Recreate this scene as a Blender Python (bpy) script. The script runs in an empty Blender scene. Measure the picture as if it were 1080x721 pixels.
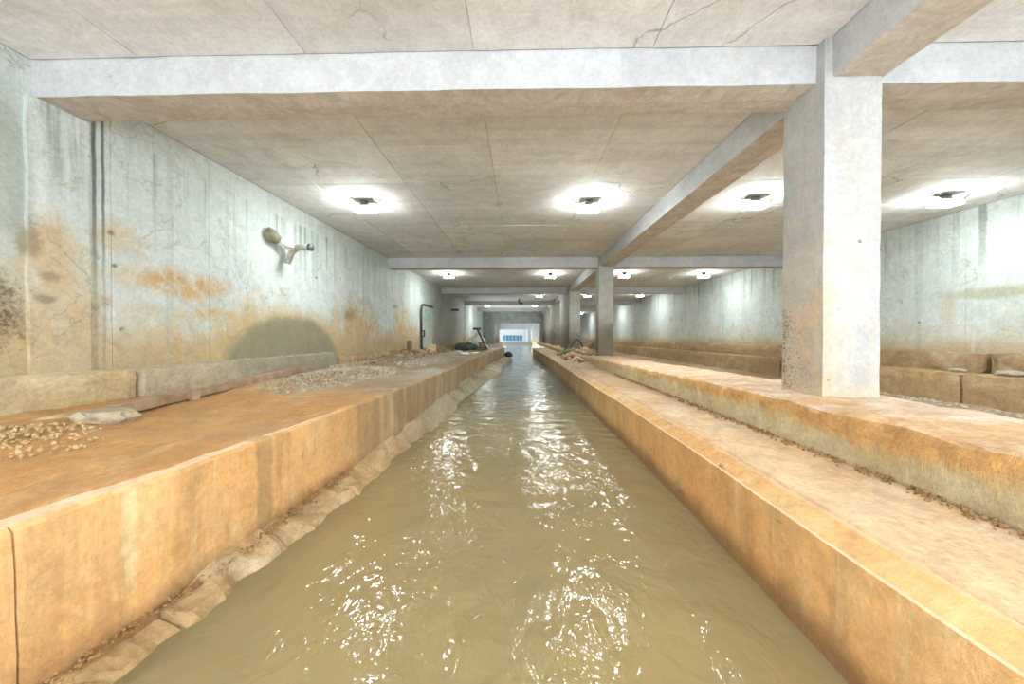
import bpy, bmesh, math, random
from mathutils import Vector, noise, Matrix

random.seed(7)
scene = bpy.context.scene
C = scene.collection

# ------------------------------------------------------------------ camera
E = 1.5                       # eye height above the datum
F_PX = 380.0                  # focal length in pixels of a 1080 x 721 frame
YAW = math.radians(1.36)
PITCH = math.radians(0.5)
cam_d = bpy.data.cameras.new('camera')
cam_d.sensor_fit = 'HORIZONTAL'
cam_d.sensor_width = 36.0
cam_d.lens = F_PX * 36.0 / 1080.0
cam_d.shift_y = -(10.5 - F_PX * math.tan(PITCH)) / 1080.0
cam_d.clip_start = 0.05
cam_d.clip_end = 500
cam = bpy.data.objects.new('camera', cam_d)
C.objects.link(cam)
cam.location = (0, 0, E)
cam.rotation_euler = (math.radians(90) - PITCH, 0, YAW)
scene.camera = cam

# ------------------------------------------------------------------ world and exposure
world = bpy.data.worlds.new('World')
scene.world = world
world.use_nodes = True
bg = world.node_tree.nodes['Background']
bg.inputs['Color'].default_value = (0.86, 0.93, 1.0, 1)
bg.inputs['Strength'].default_value = 4.2
LAMP_STRENGTH = 108.0
scene.view_settings.view_transform = 'Standard'
scene.view_settings.look = 'None'
scene.view_settings.gamma = 1.0
scene.view_settings.use_curve_mapping = False
scene.view_settings.exposure = 0.95

# ------------------------------------------------------------------ node helpers
class M:
    def __init__(self, name):
        self.mat = bpy.data.materials.new(name)
        self.mat.use_nodes = True
        self.nt = self.mat.node_tree
        self.b = self.nt.nodes['Principled BSDF']
        g = self.nt.nodes.new('ShaderNodeNewGeometry')
        self.P = g.outputs['Position']
        s = self.nt.nodes.new('ShaderNodeSeparateXYZ')
        self.nt.links.new(self.P, s.inputs[0])
        self.X, self.Y, self.Z = s.outputs

    def put(self, sock, v):
        if isinstance(v, bpy.types.NodeSocket):
            self.nt.links.new(v, sock)
        elif isinstance(v, (tuple, list)):
            if len(v) == 3 and sock.type == 'RGBA':
                v = (*v, 1)
            sock.default_value = v
        else:
            sock.default_value = v

    def scaled(self, s, off=(0, 0, 0)):
        n = self.nt.nodes.new('ShaderNodeVectorMath'); n.operation = 'MULTIPLY_ADD'
        self.nt.links.new(self.P, n.inputs[0])
        n.inputs[1].default_value = s; n.inputs[2].default_value = off
        return n.outputs[0]

    def noise(self, scale, detail=4, rough=0.55, vec=None, dist=0.0):
        n = self.nt.nodes.new('ShaderNodeTexNoise')
        self.nt.links.new(vec if vec is not None else self.P, n.inputs['Vector'])
        n.inputs['Scale'].default_value = scale
        n.inputs['Detail'].default_value = detail
        n.inputs['Roughness'].default_value = rough
        n.inputs['Distortion'].default_value = dist
        return n.outputs[0]

    def warp(self, amt, scale, mul=(1, 1, 1)):
        n = self.nt.nodes.new('ShaderNodeTexNoise')
        self.nt.links.new(self.P, n.inputs['Vector'])
        n.inputs['Scale'].default_value = scale; n.inputs['Detail'].default_value = 5
        v = self.nt.nodes.new('ShaderNodeVectorMath'); v.operation = 'MULTIPLY_ADD'
        self.nt.links.new(n.outputs['Color'], v.inputs[0])
        v.inputs[1].default_value = (amt, amt, amt)
        self.nt.links.new(self.scaled(mul), v.inputs[2])
        return v.outputs[0]

    def voronoi(self, scale, vec=None, feature='F1', out='Distance'):
        n = self.nt.nodes.new('ShaderNodeTexVoronoi'); n.feature = feature
        self.nt.links.new(vec if vec is not None else self.P, n.inputs['Vector'])
        n.inputs['Scale'].default_value = scale
        return n.outputs[out]

    def m(self, op, a, b=0.0, c=None, clamp=False):
        n = self.nt.nodes.new('ShaderNodeMath'); n.operation = op; n.use_clamp = clamp
        self.put(n.inputs[0], a); self.put(n.inputs[1], b)
        if c is not None:
            self.put(n.inputs[2], c)
        return n.outputs[0]

    def ramp(self, v, lo, hi, a=0.0, b=1.0):
        n = self.nt.nodes.new('ShaderNodeMapRange'); n.interpolation_type = 'SMOOTHSTEP'
        self.put(n.inputs['Value'], v)
        n.inputs['From Min'].default_value = lo; n.inputs['From Max'].default_value = hi
        n.inputs['To Min'].default_value = a; n.inputs['To Max'].default_value = b
        return n.outputs[0]

    def mix(self, f, a, b, mode='MIX'):
        n = self.nt.nodes.new('ShaderNodeMix'); n.data_type = 'RGBA'; n.blend_type = mode
        self.put(n.inputs[0], f); self.put(n.inputs[6], a); self.put(n.inputs[7], b)
        return n.outputs[2]

    def mul(self, *v):
        r = v[0]
        for x in v[1:]:
            r = self.m('MULTIPLY', r, x)
        return r

    def blob(self, cx, cy, cz, rx, ry, rz, lo=0.75, hi=1.0, wob=0.25, wscale=1.6):
        """soft ellipsoid mask in the world, 1 inside; None skips an axis"""
        acc = None
        for v, c, r in ((self.X, cx, rx), (self.Y, cy, ry), (self.Z, cz, rz)):
            if r is None:
                continue
            d = self.m('MULTIPLY', self.m('SUBTRACT', v, c), 1.0 / r)
            d = self.m('MULTIPLY', d, d)
            acc = d if acc is None else self.m('ADD', acc, d)
        r = self.m('SQRT', acc)
        r = self.m('ADD', r, self.m('MULTIPLY', self.m('SUBTRACT', self.noise(wscale, 5, 0.6), 0.5), wob * 2))
        return self.ramp(r, lo, hi, 1.0, 0.0)

    def finish(self, col, rough=0.85, bump=None, bstr=0.3, bdist=0.02, spec=0.3, grit=0.0):
        if grit:
            a = self.ramp(self.noise(4.5, 9, 0.78, dist=0.5), 0.32, 0.68, 1 - grit, 1 + grit * 0.55)
            b = self.ramp(self.noise(26, 5, 0.75), 0.30, 0.70, 1 - grit * 0.8, 1 + grit * 0.5)
            g = self.mul(a, b)
            v = self.nt.nodes.new('ShaderNodeVectorMath'); v.operation = 'SCALE'
            self.put(v.inputs[0], col); self.put(v.inputs['Scale'], g)
            col = v.outputs[0]
            if bump is not None:
                bump = self.m('ADD', bump, self.mul(self.noise(22, 6, 0.75), 0.5))
        self.put(self.b.inputs['Base Color'], col)
        self.put(self.b.inputs['Roughness'], rough)
        self.put(self.b.inputs['Specular IOR Level'], spec)
        if bump is not None:
            n = self.nt.nodes.new('ShaderNodeBump')
            self.put(n.inputs['Height'], bump)
            n.inputs['Strength'].default_value = bstr
            n.inputs['Distance'].default_value = bdist
            self.nt.links.new(n.outputs[0], self.b.inputs['Normal'])
        return self.mat

ZC_ = E + 2.459
SL = 0.015                                   # the whole floor falls away from the camera at 1.5 %
def fz(rel, y):
    return E + rel - SL * y

def floor_height(m):                         # height above the sloped water line
    return m.m('ADD', m.Z, m.m('MULTIPLY', m.Y, SL))

def make_wall(name, left=False):
    m = M(name)
    col = m.mix(m.ramp(m.noise(0.55, 6, 0.6), 0.3, 0.7), (0.64, 0.69, 0.675), (0.52, 0.585, 0.565))
    col = m.mix(m.ramp(m.noise(3.2, 8, 0.7), 0.45, 0.75), col, (0.56, 0.61, 0.56))
    h = floor_height(m)
    # broad ochre silt stains, mostly low on the wall
    st = m.noise(0.75, 8, 0.65, dist=0.6)
    low = m.ramp(h, E - 0.45, E + 1.5, 0.26, -0.10)
    s1 = m.ramp(m.m('ADD', st, low), 0.56, 0.74)
    if not left:
        s1 = m.mul(s1, 0.35)
    col = m.mix(m.mul(s1, 0.75), col, (0.56, 0.42, 0.22))
    s2 = m.ramp(m.m('ADD', m.noise(1.7, 8, 0.7, dist=1.0), m.mul(low, 0.7)), 0.60, 0.72)
    col = m.mix(m.mul(s2, 0.55 if left else 0.2), col, (0.52, 0.33, 0.15))
    # tide band just over the footing
    tide = m.m('ADD', h, m.m('MULTIPLY', m.noise(1.2, 6, 0.7), 0.5))
    col = m.mix(m.ramp(tide, E + (0.05 if left else -0.02), E + 0.36, 0.8, 0.0), col, (0.47, 0.36, 0.20))
    # run-down streaks from the ceiling
    stv = m.noise(1.0, 5, 0.65, vec=m.scaled((5.0, 5.0, 0.16)))
    top = m.ramp(m.m('ADD', m.Z, m.m('MULTIPLY', m.noise(1.4, 5, 0.6), 1.6)), E + 1.5, E + 3.0)
    col = m.mix(m.mul(m.ramp(stv, 0.52, 0.66), top, 0.75), col, (0.22, 0.27, 0.23))
    stv2 = m.noise(1.0, 3, 0.6, vec=m.scaled((2.2, 2.2, 0.07), (4, 2, 7)))
    col = m.mix(m.mul(m.ramp(stv2, 0.6, 0.66), 0.35), col, (0.34, 0.38, 0.34))
    stv3 = m.noise(1.0, 4, 0.7, vec=m.scaled((9, 9, 0.25), (1, 9, 3)))
    col = m.mix(m.mul(m.ramp(stv3, 0.6, 0.7), 0.25), col, (0.80, 0.80, 0.74))
    # dark pock marks and tie holes
    pk = m.voronoi(2.3, vec=m.scaled((1, 1, 1.35)))
    pkm = m.mul(m.ramp(m.m('ADD', pk, m.mul(m.noise(9, 5, 0.7), 0.16)), 0.10, 0.19, 1, 0), m.ramp(m.noise(0.9, 3), 0.5, 0.56))
    col = m.mix(m.mul(pkm, 0.85), col, (0.07, 0.08, 0.06))
    sm = m.blob(None, 0, E + 0.75, None, 1e4, 0.16, 0.4, 1.0, 0.5, 1.2)
    col = m.mix(m.mul(sm, m.ramp(m.noise(1.1, 6, 0.7, dist=1.5), 0.55, 0.66), 0.7), col, (0.40, 0.33, 0.20))
    if left:
        # damp arch with an ochre rim
        rim = m.blob(None, 6.85, E - 0.62, None, 2.35, 1.25, 0.66, 1.05, 0.22, 1.6)
        col = m.mix(m.mul(rim, 0.85), col, (0.52, 0.40, 0.19))
        core = m.blob(None, 6.9, E - 0.62, None, 1.72, 0.95, 0.86, 1.06, 0.10, 1.8)
        col = m.mix(m.mul(core, 0.92), col, (0.255, 0.23, 0.155))
        # ochre cloud near the second bay pilaster and above the arch
        for cy, cz, ry, rz, f in ((9.6, 0.35, 1.3, 0.7, 0.6), (4.6, 0.62, 0.9, 0.20, 0.75), (5.1, 0.25, 0.6, 0.14, 0.7),
                                  (3.25, 0.75, 0.22, 0.5, 0.55), (13.6, 0.4, 1.2, 0.9, 0.5), (3.9, 1.05, 0.35, 0.25, 0.5)):
            col = m.mix(m.mul(m.blob(None, cy, E + cz, None, ry, rz, 0.25, 1.25, 0.95, 1.9), m.ramp(m.noise(2.2, 9, 0.75, dist=1.2), 0.34, 0.54), min(1.0, f * 1.3)), col, (0.54, 0.35, 0.145))
        band = m.mul(m.ramp(m.m('ADD', m.Z, m.mul(m.noise(2.5, 5), 0.10)), ZC_ - 0.30, ZC_ - 0.24), m.ramp(m.Y, 3.5, 3.7))
        col = m.mix(m.mul(band, 0.8), col, (0.60, 0.64, 0.60))
        dark_zone = m.blob(None, 21.5, E + 0.6, None, 5.5, 2.4, 0.4, 1.1, 0.5, 0.8)  # broad darker zone far along the wall
        col = m.mix(m.mul(dark_zone, 0.75), col, (0.23, 0.22, 0.15))
        near = m.blob(None, 3.2, E + 0.1, None, 0.75, 0.95, 0.3, 1.2, 0.7, 2.0)
        col = m.mix(m.mul(near, 0.55), col, (0.58, 0.47, 0.29))
        for cy, cz, ry, rz in ((3.12, 0.80, 0.10, 0.16), (3.25, 0.52, 0.09, 0.07), (3.22, 0.30, 0.10, 0.05), (9.2, 0.45, 0.35, 0.20), (12.6, 0.9, 0.4, 0.1)):
            col = m.mix(m.mul(m.blob(None, cy, E + cz, None, ry, rz, 0.3, 1.2, 0.8, 5.0), 0.6), col, (0.22, 0.16, 0.08))
        # exposed dirty aggregate by the near pilaster
        hc = m.blob(None, 2.95, E + 0.18, None, 0.19, 0.42, 0.35, 1.15, 0.8, 6.0)
        hcol = m.mix(m.ramp(m.noise(28, 3), 0.4, 0.62), (0.10, 0.07, 0.035), (0.42, 0.33, 0.19))
        col = m.mix(m.mul(hc, 0.9), col, hcol)
        # soot-green run at the frame edge, two black drips under the beam
        gr = m.blob(None, 2.98, E + 1.4, None, 0.22, 1.0, 0.5, 1.0, 0.35, 2.5)
        col = m.mix(m.mul(gr, 0.6), col, (0.30, 0.34, 0.28))
        for cy, w in ((3.66, 0.018), (3.74, 0.014)):
            ln = m.m('ABSOLUTE', m.m('SUBTRACT', m.m('ADD', m.Y, m.mul(m.noise(2.5, 2), 0.03)), cy))
            ln = m.mul(m.ramp(ln, w * 0.5, w * 1.6, 1, 0), m.ramp(m.Z, E + 0.2, E + 1.5, 0.25, 0.9))
            col = m.mix(ln, col, (0.13, 0.16, 0.15))
    else:
        gb = m.blob(None, 7.0, E + 0.75, None, 1.1, 0.17, 0.3, 1.0, 0.45, 1.5)
        col = m.mix(m.mul(gb, 0.7), col, (0.36, 0.34, 0.22))
        gb = m.blob(None, 7.75, E + 0.45, None, 0.20, 0.5, 0.3, 1.0, 0.3, 1.5)
        col = m.mix(m.mul(gb, 0.45), col, (0.52, 0.44, 0.26))
    # dried tide lines
    tl = m.noise(0.9, 6, 0.62, dist=0.9)
    tlm = m.mul(m.ramp(m.m('ABSOLUTE', m.m('SUBTRACT', tl, 0.5)), 0.0, 0.012, 1, 0), m.ramp(m.noise(1.7, 4, 0.6), 0.45, 0.6))
    col = m.mix(m.mul(tlm, 0.5), col, (0.30, 0.22, 0.12))
    # hairline shrinkage cracks
    ck = m.voronoi(0.5, feature='DISTANCE_TO_EDGE', vec=m.warp(1.1, 1.3, (1, 1, 1.5)))
    ckm = m.mul(m.ramp(ck, 0.0, 0.008, 1, 0), m.ramp(m.noise(0.8, 3), 0.5, 0.56))
    col = m.mix(m.mul(ckm, 0.28), col, (0.17, 0.16, 0.12))
    bump = m.m('ADD', m.mul(m.noise(7, 10, 0.65), 1.0), m.mul(pkm, -1.5))
    return m.finish(col, m.ramp(m.noise(0.8, 3), 0.3, 0.7, 0.55, 0.8), bump, 0.5, 0.03, grit=0.13)

def make_ceiling(name, warm=0.0):
    m = M(name)
    col = m.mix(m.ramp(m.noise(0.5, 6, 0.6), 0.3, 0.7), (0.82, 0.82, 0.805), (0.72, 0.715, 0.695))
    col = m.mix(m.mul(m.ramp(m.noise(1.6, 8, 0.68, dist=0.8), 0.5, 0.66), 0.5), col, (0.60, 0.56, 0.49))
    col = m.mix(m.mul(m.ramp(m.noise(2.6, 8, 0.7), 0.55, 0.75), 0.55), col, (0.84, 0.84, 0.83))
    col = m.mix(m.mul(m.ramp(m.noise(0.9, 8, 0.75, dist=1.4), 0.60, 0.72), 0.45), col, (0.34, 0.31, 0.26))
    bd = m.noise(1.0, 2, 0.5, vec=m.scaled((0.35, 6.0, 0.4)))
    col = m.mix(m.mul(m.ramp(bd, 0.45, 0.7), 0.18), col, (0.36, 0.35, 0.30))
    ck = m.voronoi(0.35, feature='DISTANCE_TO_EDGE', vec=m.warp(1.4, 0.9))
    col = m.mix(m.mul(m.ramp(ck, 0.0, 0.006, 1, 0), m.ramp(m.noise(0.7, 3), 0.5, 0.58), 0.6), col, (0.16, 0.14, 0.11))
    rnd = m.nt.nodes.new('ShaderNodeObjectInfo').outputs['Random']
    col = m.mix(m.ramp(rnd, 0.0, 1.0, 0.0, 0.2), col, (0.34, 0.33, 0.30))
    return m.finish(col, 0.8, m.noise(5, 9, 0.6), 0.35, 0.03, grit=0.12)

def make_beam(name, white=(0.56, 0.56, 0.565)):
    m = M(name)
    col = m.mix(m.ramp(m.noise(0.8, 6, 0.6), 0.35, 0.7), white, tuple(c * 0.84 for c in white))
    col = m.mix(m.mul(m.ramp(m.noise(3.5, 8, 0.7, dist=0.6), 0.52, 0.74), 0.45), col, (0.52, 0.49, 0.42))
    # soffit tinted browner: warm bounce from the mud floor put into the colour
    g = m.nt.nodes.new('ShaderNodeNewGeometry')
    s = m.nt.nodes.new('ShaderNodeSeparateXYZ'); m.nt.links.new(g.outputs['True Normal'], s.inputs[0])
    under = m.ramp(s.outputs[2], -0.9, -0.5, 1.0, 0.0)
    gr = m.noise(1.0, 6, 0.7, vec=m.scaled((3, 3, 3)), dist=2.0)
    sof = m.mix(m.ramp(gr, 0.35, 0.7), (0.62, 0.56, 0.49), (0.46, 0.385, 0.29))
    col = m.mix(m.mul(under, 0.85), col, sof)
    col = m.mix(m.mul(m.ramp(m.noise(1.3, 9, 0.8, dist=2.5), 0.66, 0.71), 0.5), col, (0.18, 0.15, 0.11))
    return m.finish(col, 0.8, m.noise(6, 9, 0.65), 0.4, 0.03, grit=0.12)

def make_column(name):
    m = M(name)
    h = floor_height(m)
    col = m.mix(m.ramp(m.noise(1.2, 6, 0.6), 0.3, 0.7), (0.46, 0.455, 0.445), (0.38, 0.38, 0.37))
    stv = m.noise(1.0, 5, 0.65, vec=m.scaled((7, 7, 0.3)))
    col = m.mix(m.mul(m.ramp(stv, 0.45, 0.7), 0.35), col, (0.60, 0.52, 0.42))
    o = m.mul(m.ramp(m.noise(1.9, 9, 0.72, dist=1.2), 0.5, 0.66), m.ramp(m.Z, E + 1.9, E + 1.1, 0.0, 1.0))
    col = m.mix(m.mul(o, 0.5), col, (0.66, 0.40, 0.20))
    # silt on the camera-left face, thicker low down
    lf = m.ramp(m.X, 2.56, 2.68, 1.0, 0.0)
    o2 = m.mul(lf, m.ramp(m.m('ADD', h, m.mul(m.noise(3.5, 6), 0.9)), E + 0.3, E + 1.9, 1.0, 0.0))
    col = m.mix(m.mul(o2, 0.4), col, (0.55, 0.40, 0.22))
    foot = m.ramp(m.m('ADD', h, m.mul(m.noise(5, 6), 0.3)), E - 0.38, E - 0.15, 0.7, 0.0)
    col = m.mix(foot, col, (0.62, 0.47, 0.32))
    pk = m.voronoi(5.0)
    pkm = m.mul(m.ramp(m.m('ADD', pk, m.mul(m.noise(22, 5, 0.7), 0.2)), 0.12, 0.20, 1, 0), m.ramp(m.noise(1.7, 3), 0.54, 0.58))
    col = m.mix(m.mul(pkm, 0.8), col, (0.10, 0.085, 0.06))
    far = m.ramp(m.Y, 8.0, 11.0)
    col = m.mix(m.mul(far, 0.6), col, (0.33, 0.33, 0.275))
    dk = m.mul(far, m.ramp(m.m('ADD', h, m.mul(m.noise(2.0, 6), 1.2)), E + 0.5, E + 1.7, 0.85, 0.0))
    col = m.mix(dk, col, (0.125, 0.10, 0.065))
    return m.finish(col, 0.8, m.m('ADD', m.noise(7, 10, 0.65), m.mul(pkm, -1.0)), 0.4, 0.03, grit=0.12)

def make_kerb(name, left=True):
    m = M(name)
    h = floor_height(m)
    col = m.mix(m.ramp(m.noise(1.1, 7, 0.65), 0.3, 0.7), (0.78, 0.475, 0.205), (0.70, 0.37, 0.135))
    col = m.mix(m.mul(m.ramp(m.noise(3.2, 8, 0.7, dist=0.8), 0.5, 0.7), 0.5), col, (0.74, 0.56, 0.29))
    sv = m.noise(1.0, 4, 0.65, vec=m.scaled((4.5, 4.5, 0.5), (2, 1, 0)))
    col = m.mix(m.mul(m.ramp(sv, 0.5, 0.66), 0.45), col, (0.44, 0.24, 0.09))
    sv2 = m.noise(1.0, 4, 0.65, vec=m.scaled((6.5, 6.5, 0.4), (7, 5, 0)))
    col = m.mix(m.mul(m.ramp(sv2, 0.56, 0.7), 0.45), col, (0.78, 0.66, 0.40))
    # grime above the waterline
    wl = m.m('ADD', h, m.mul(m.noise(2.2, 8, 0.75), 0.30))
    col = m.mix(m.ramp(wl, E - 1.27 + (0.04 if left else 0), E - 1.08 + (0.04 if left else 0), 0.9, 0.0), col, (0.28, 0.15, 0.065))
    pk = m.mul(m.ramp(m.noise(5.0, 10, 0.82, dist=1.5), 0.58, 0.66), m.ramp(m.noise(0.9, 3), 0.42, 0.6))
    col = m.mix(m.mul(pk, 0.7), col, (0.17, 0.09, 0.035))
    # pale dried silt where the top was walked on
    g = m.nt.nodes.new('ShaderNodeNewGeometry')
    s = m.nt.nodes.new('ShaderNodeSeparateXYZ'); m.nt.links.new(g.outputs['True Normal'], s.inputs[0])
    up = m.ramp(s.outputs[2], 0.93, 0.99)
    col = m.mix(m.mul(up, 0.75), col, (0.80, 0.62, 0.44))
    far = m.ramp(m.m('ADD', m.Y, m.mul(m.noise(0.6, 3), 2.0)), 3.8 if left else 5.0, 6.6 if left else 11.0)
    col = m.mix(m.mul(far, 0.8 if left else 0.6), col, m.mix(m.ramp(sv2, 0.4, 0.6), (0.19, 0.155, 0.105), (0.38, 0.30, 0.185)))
    if left:
        for cy, w in ((2.44, 0.085), (3.95, 0.35), (5.6, 0.7)):
            wv = m.m('ADD', m.Y, m.mul(m.noise(1.3, 3), 0.12))
            bandm = m.ramp(m.m('ABSOLUTE', m.m('SUBTRACT', wv, cy + 0.06)), w * 0.6, w, 1, 0)
            col = m.mix(m.mul(bandm, 0.5), col, (0.30, 0.20, 0.10))
    return m.finish(col, m.ramp(m.noise(1.1, 3), 0.3, 0.7, 0.45, 0.8), m.m('ADD', m.noise(6, 10, 0.7), m.mul(m.noise(1.6, 4), 2)), 0.55, 0.03, grit=0.15)

def make_mud(name, a, b, pale, far_col=None, gloss=0.5):
    m = M(name)
    col = m.mix(m.ramp(m.noise(0.8, 6, 0.6, vec=m.scaled((1, 0.6, 1))), 0.3, 0.7), a, b)
    sw = m.noise(1.6, 8, 0.7, vec=m.scaled((1, 0.45, 1)), dist=1.5)
    col = m.mix(m.mul(m.ramp(sw, 0.48, 0.68), 0.7), col, pale)
    col = m.mix(m.mul(m.ramp(m.noise(2.4, 9, 0.75, dist=1.8), 0.6, 0.72), 0.5), col, tuple(c * 0.55 for c in a))
    col = m.mix(m.mul(m.ramp(m.noise(14, 6, 0.7), 0.6, 0.75), 0.3), col, pale)
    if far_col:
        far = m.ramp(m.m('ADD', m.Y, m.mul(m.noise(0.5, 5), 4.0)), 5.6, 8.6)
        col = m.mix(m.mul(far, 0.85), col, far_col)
    rough = m.ramp(m.noise(0.7, 5, 0.6), 0.4, 0.62, gloss, 0.9)
    return m.finish(col, rough, m.m('ADD', m.noise(9, 10, 0.7), m.mul(sw, 2.0)), 0.6, 0.03, grit=0.2)

def plain(name, col, col2=None, rough=0.7, scale=6, bstr=0.4, metallic=0.0, bdist=0.02):
    m = M(name)
    c2 = col2 or tuple(x * 0.7 for x in col)
    c = m.mix(m.ramp(m.noise(scale, 7, 0.65), 0.35, 0.68), col, c2)
    m.b.inputs['Metallic'].default_value = metallic
    return m.finish(c, rough, m.noise(scale * 3, 7, 0.65), bstr, bdist)

def make_water():
    m = M('murky_water')
    col = m.mix(m.ramp(m.noise(0.55, 4, 0.5, vec=m.scaled((1, 0.5, 1)), dist=1.0), 0.35, 0.7), (0.30, 0.225, 0.105), (0.245, 0.20, 0.105))
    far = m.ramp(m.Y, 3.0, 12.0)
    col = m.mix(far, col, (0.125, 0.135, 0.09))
    v = m.scaled((1.0, 0.75, 1.0))
    w1 = m.noise(3.2, 3, 0.5, vec=v, dist=0.9)
    w2 = m.noise(9.0, 3, 0.55, vec=v, dist=0.8)
    w3 = m.noise(24.0, 2, 0.5, vec=v, dist=0.4)
    calm = m.ramp(m.noise(0.75, 3, 0.5, dist=0.8), 0.36, 0.64, 0.25, 1.0)
    bump = m.m('ADD', m.mul(w1, 1.0), m.m('ADD', m.mul(w2, 0.62, calm), m.mul(w3, 0.16, calm)))
    mat = m.finish(col, 0.04, bump, 0.55, 0.045, spec=0.5)
    m.b.inputs['IOR'].default_value = 1.33
    return mat

def emit(name, col, strength):
    m = M(name)
    m.b.inputs['Base Color'].default_value = (0.9, 0.9, 0.9, 1)
    m.b.inputs['Emission Color'].default_value = (*col, 1)
    m.b.inputs['Emission Strength'].default_value = strength
    return m.mat

MW_L = make_wall('stained_wall_concrete', True)
MW_R = make_wall('pale_wall_concrete', False)
M_CEIL = make_ceiling('ceiling_concrete')
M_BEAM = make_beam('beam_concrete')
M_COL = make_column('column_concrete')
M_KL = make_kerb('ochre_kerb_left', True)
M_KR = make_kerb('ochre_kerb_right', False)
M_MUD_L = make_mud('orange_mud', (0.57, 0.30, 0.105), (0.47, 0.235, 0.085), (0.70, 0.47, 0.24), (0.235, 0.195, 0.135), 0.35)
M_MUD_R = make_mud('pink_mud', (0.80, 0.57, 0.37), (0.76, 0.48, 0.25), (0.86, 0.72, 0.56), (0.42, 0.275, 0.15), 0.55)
def make_plinth():
    m = M('plinth_mud')
    g = m.nt.nodes.new('ShaderNodeNewGeometry')
    s = m.nt.nodes.new('ShaderNodeSeparateXYZ'); m.nt.links.new(g.outputs['True Normal'], s.inputs[0])
    h = floor_height(m)
    n1 = m.noise(1.5, 8, 0.7, dist=1.0)
    face = m.mix(m.ramp(n1, 0.35, 0.65), (0.60, 0.50, 0.31), (0.52, 0.41, 0.23))
    face = m.mix(m.mul(m.ramp(m.noise(4, 8, 0.7), 0.5, 0.7), 0.5), face, (0.68, 0.62, 0.46))
    slip = m.ramp(m.m('ADD', h, m.mul(n1, 0.35)), E - 0.53, E - 0.41)
    face = m.mix(m.mul(slip, 0.9), face, m.mix(m.ramp(m.noise(5, 8, 0.75), 0.4, 0.62), (0.68, 0.38, 0.13), (0.50, 0.26, 0.085)))
    face = m.mix(m.ramp(m.m('ADD', h, m.mul(m.noise(6, 6, 0.7), 0.12)), E - 0.81, E - 0.75, 0.85, 0.0), face, (0.28, 0.17, 0.075))
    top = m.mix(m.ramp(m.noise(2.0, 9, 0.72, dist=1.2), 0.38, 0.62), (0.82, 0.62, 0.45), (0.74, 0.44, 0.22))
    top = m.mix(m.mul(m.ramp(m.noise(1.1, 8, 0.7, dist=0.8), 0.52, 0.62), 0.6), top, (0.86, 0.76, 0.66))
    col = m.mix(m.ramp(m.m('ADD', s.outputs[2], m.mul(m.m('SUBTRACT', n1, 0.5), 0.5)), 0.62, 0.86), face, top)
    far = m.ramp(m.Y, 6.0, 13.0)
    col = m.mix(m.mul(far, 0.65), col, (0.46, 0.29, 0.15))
    return m.finish(col, 0.8, m.m('ADD', m.noise(9, 10, 0.7), m.mul(n1, 2.0)), 0.7, 0.03, grit=0.2)
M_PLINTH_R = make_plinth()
M_BROWN = make_mud('brown_silt', (0.33, 0.215, 0.115), (0.42, 0.29, 0.15), (0.50, 0.39, 0.25), None, 0.6)
M_TIER = make_mud('tan_footing', (0.47, 0.31, 0.15), (0.40, 0.27, 0.14), (0.58, 0.45, 0.28), None, 0.6)
M_FOOT_A = make_mud('tan_plaster', (0.64, 0.50, 0.29), (0.56, 0.42, 0.23), (0.72, 0.62, 0.42), None, 0.7)
M_FOOT_B = make_mud('grey_footing', (0.60, 0.51, 0.37), (0.50, 0.41, 0.28), (0.66, 0.56, 0.40), (0.27, 0.24, 0.18), 0.7)
M_TOE = make_mud('apron_concrete', (0.53, 0.36, 0.19), (0.44, 0.27, 0.12), (0.66, 0.52, 0.34), (0.33, 0.29, 0.20), 0.45)
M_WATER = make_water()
M_ROCK = plain('grey_rubble', (0.50, 0.45, 0.36), (0.34, 0.29, 0.21), 0.85, 9)
M_ROCK_O = plain('ochre_rubble', (0.55, 0.40, 0.22), (0.36, 0.23, 0.11), 0.85, 8)
M_CHUNK = plain('tan_concrete_chunk', (0.44, 0.37, 0.26), (0.32, 0.25, 0.16), 0.85, 9)
M_BROKEN = plain('broken_brown_rubble', (0.36, 0.25, 0.15), (0.15, 0.10, 0.06), 0.9, 5)
M_GRAVEL = plain('pale_gravel', (0.50, 0.44, 0.33), (0.26, 0.215, 0.145), 0.8, 7)
M_TIMBER = plain('muddy_timber', (0.42, 0.30, 0.20), (0.27, 0.17, 0.09), 0.75, 5)
M_TIMBER_P = plain('pale_timber', (0.46, 0.40, 0.27), (0.32, 0.26, 0.16), 0.75, 5)
M_DARK = plain('dark_metal', (0.05, 0.055, 0.05), (0.10, 0.085, 0.06), 0.5, 12, metallic=0.4)
M_STEEL = plain('lamp_housing_grey', (0.16, 0.17, 0.17), (0.12, 0.12, 0.12), 0.45, 20, 0.05, metallic=0.5)
M_RUBBER = plain('black_rubber', (0.03, 0.03, 0.028), (0.06, 0.055, 0.045), 0.6, 14)
M_PVC = plain('white_pvc', (0.78, 0.78, 0.74), (0.66, 0.65, 0.58), 0.4, 8, 0.05)
M_PVC_G = plain('dirty_grey_pvc', (0.45, 0.44, 0.38), (0.36, 0.34, 0.28), 0.5, 10, 0.1)
M_OLIVE = plain('olive_socket', (0.27, 0.27, 0.17), (0.19, 0.19, 0.11), 0.6, 12, 0.2)
M_SACK = plain('white_sacking', (0.80, 0.80, 0.75), (0.62, 0.60, 0.52), 0.8, 5)
M_TARP = plain('dark_green_tarp', (0.05, 0.085, 0.05), (0.10, 0.13, 0.08), 0.6, 5)
M_GREEN = plain('green_paint', (0.22, 0.42, 0.34), (0.40, 0.47, 0.40), 0.6, 4)
M_PALEDOOR = plain('faded_door', (0.50, 0.56, 0.50), (0.38, 0.40, 0.33), 0.6, 4)
M_BUCKET = plain('rusty_brown', (0.17, 0.11, 0.075), (0.26, 0.18, 0.12), 0.7, 8)
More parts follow.
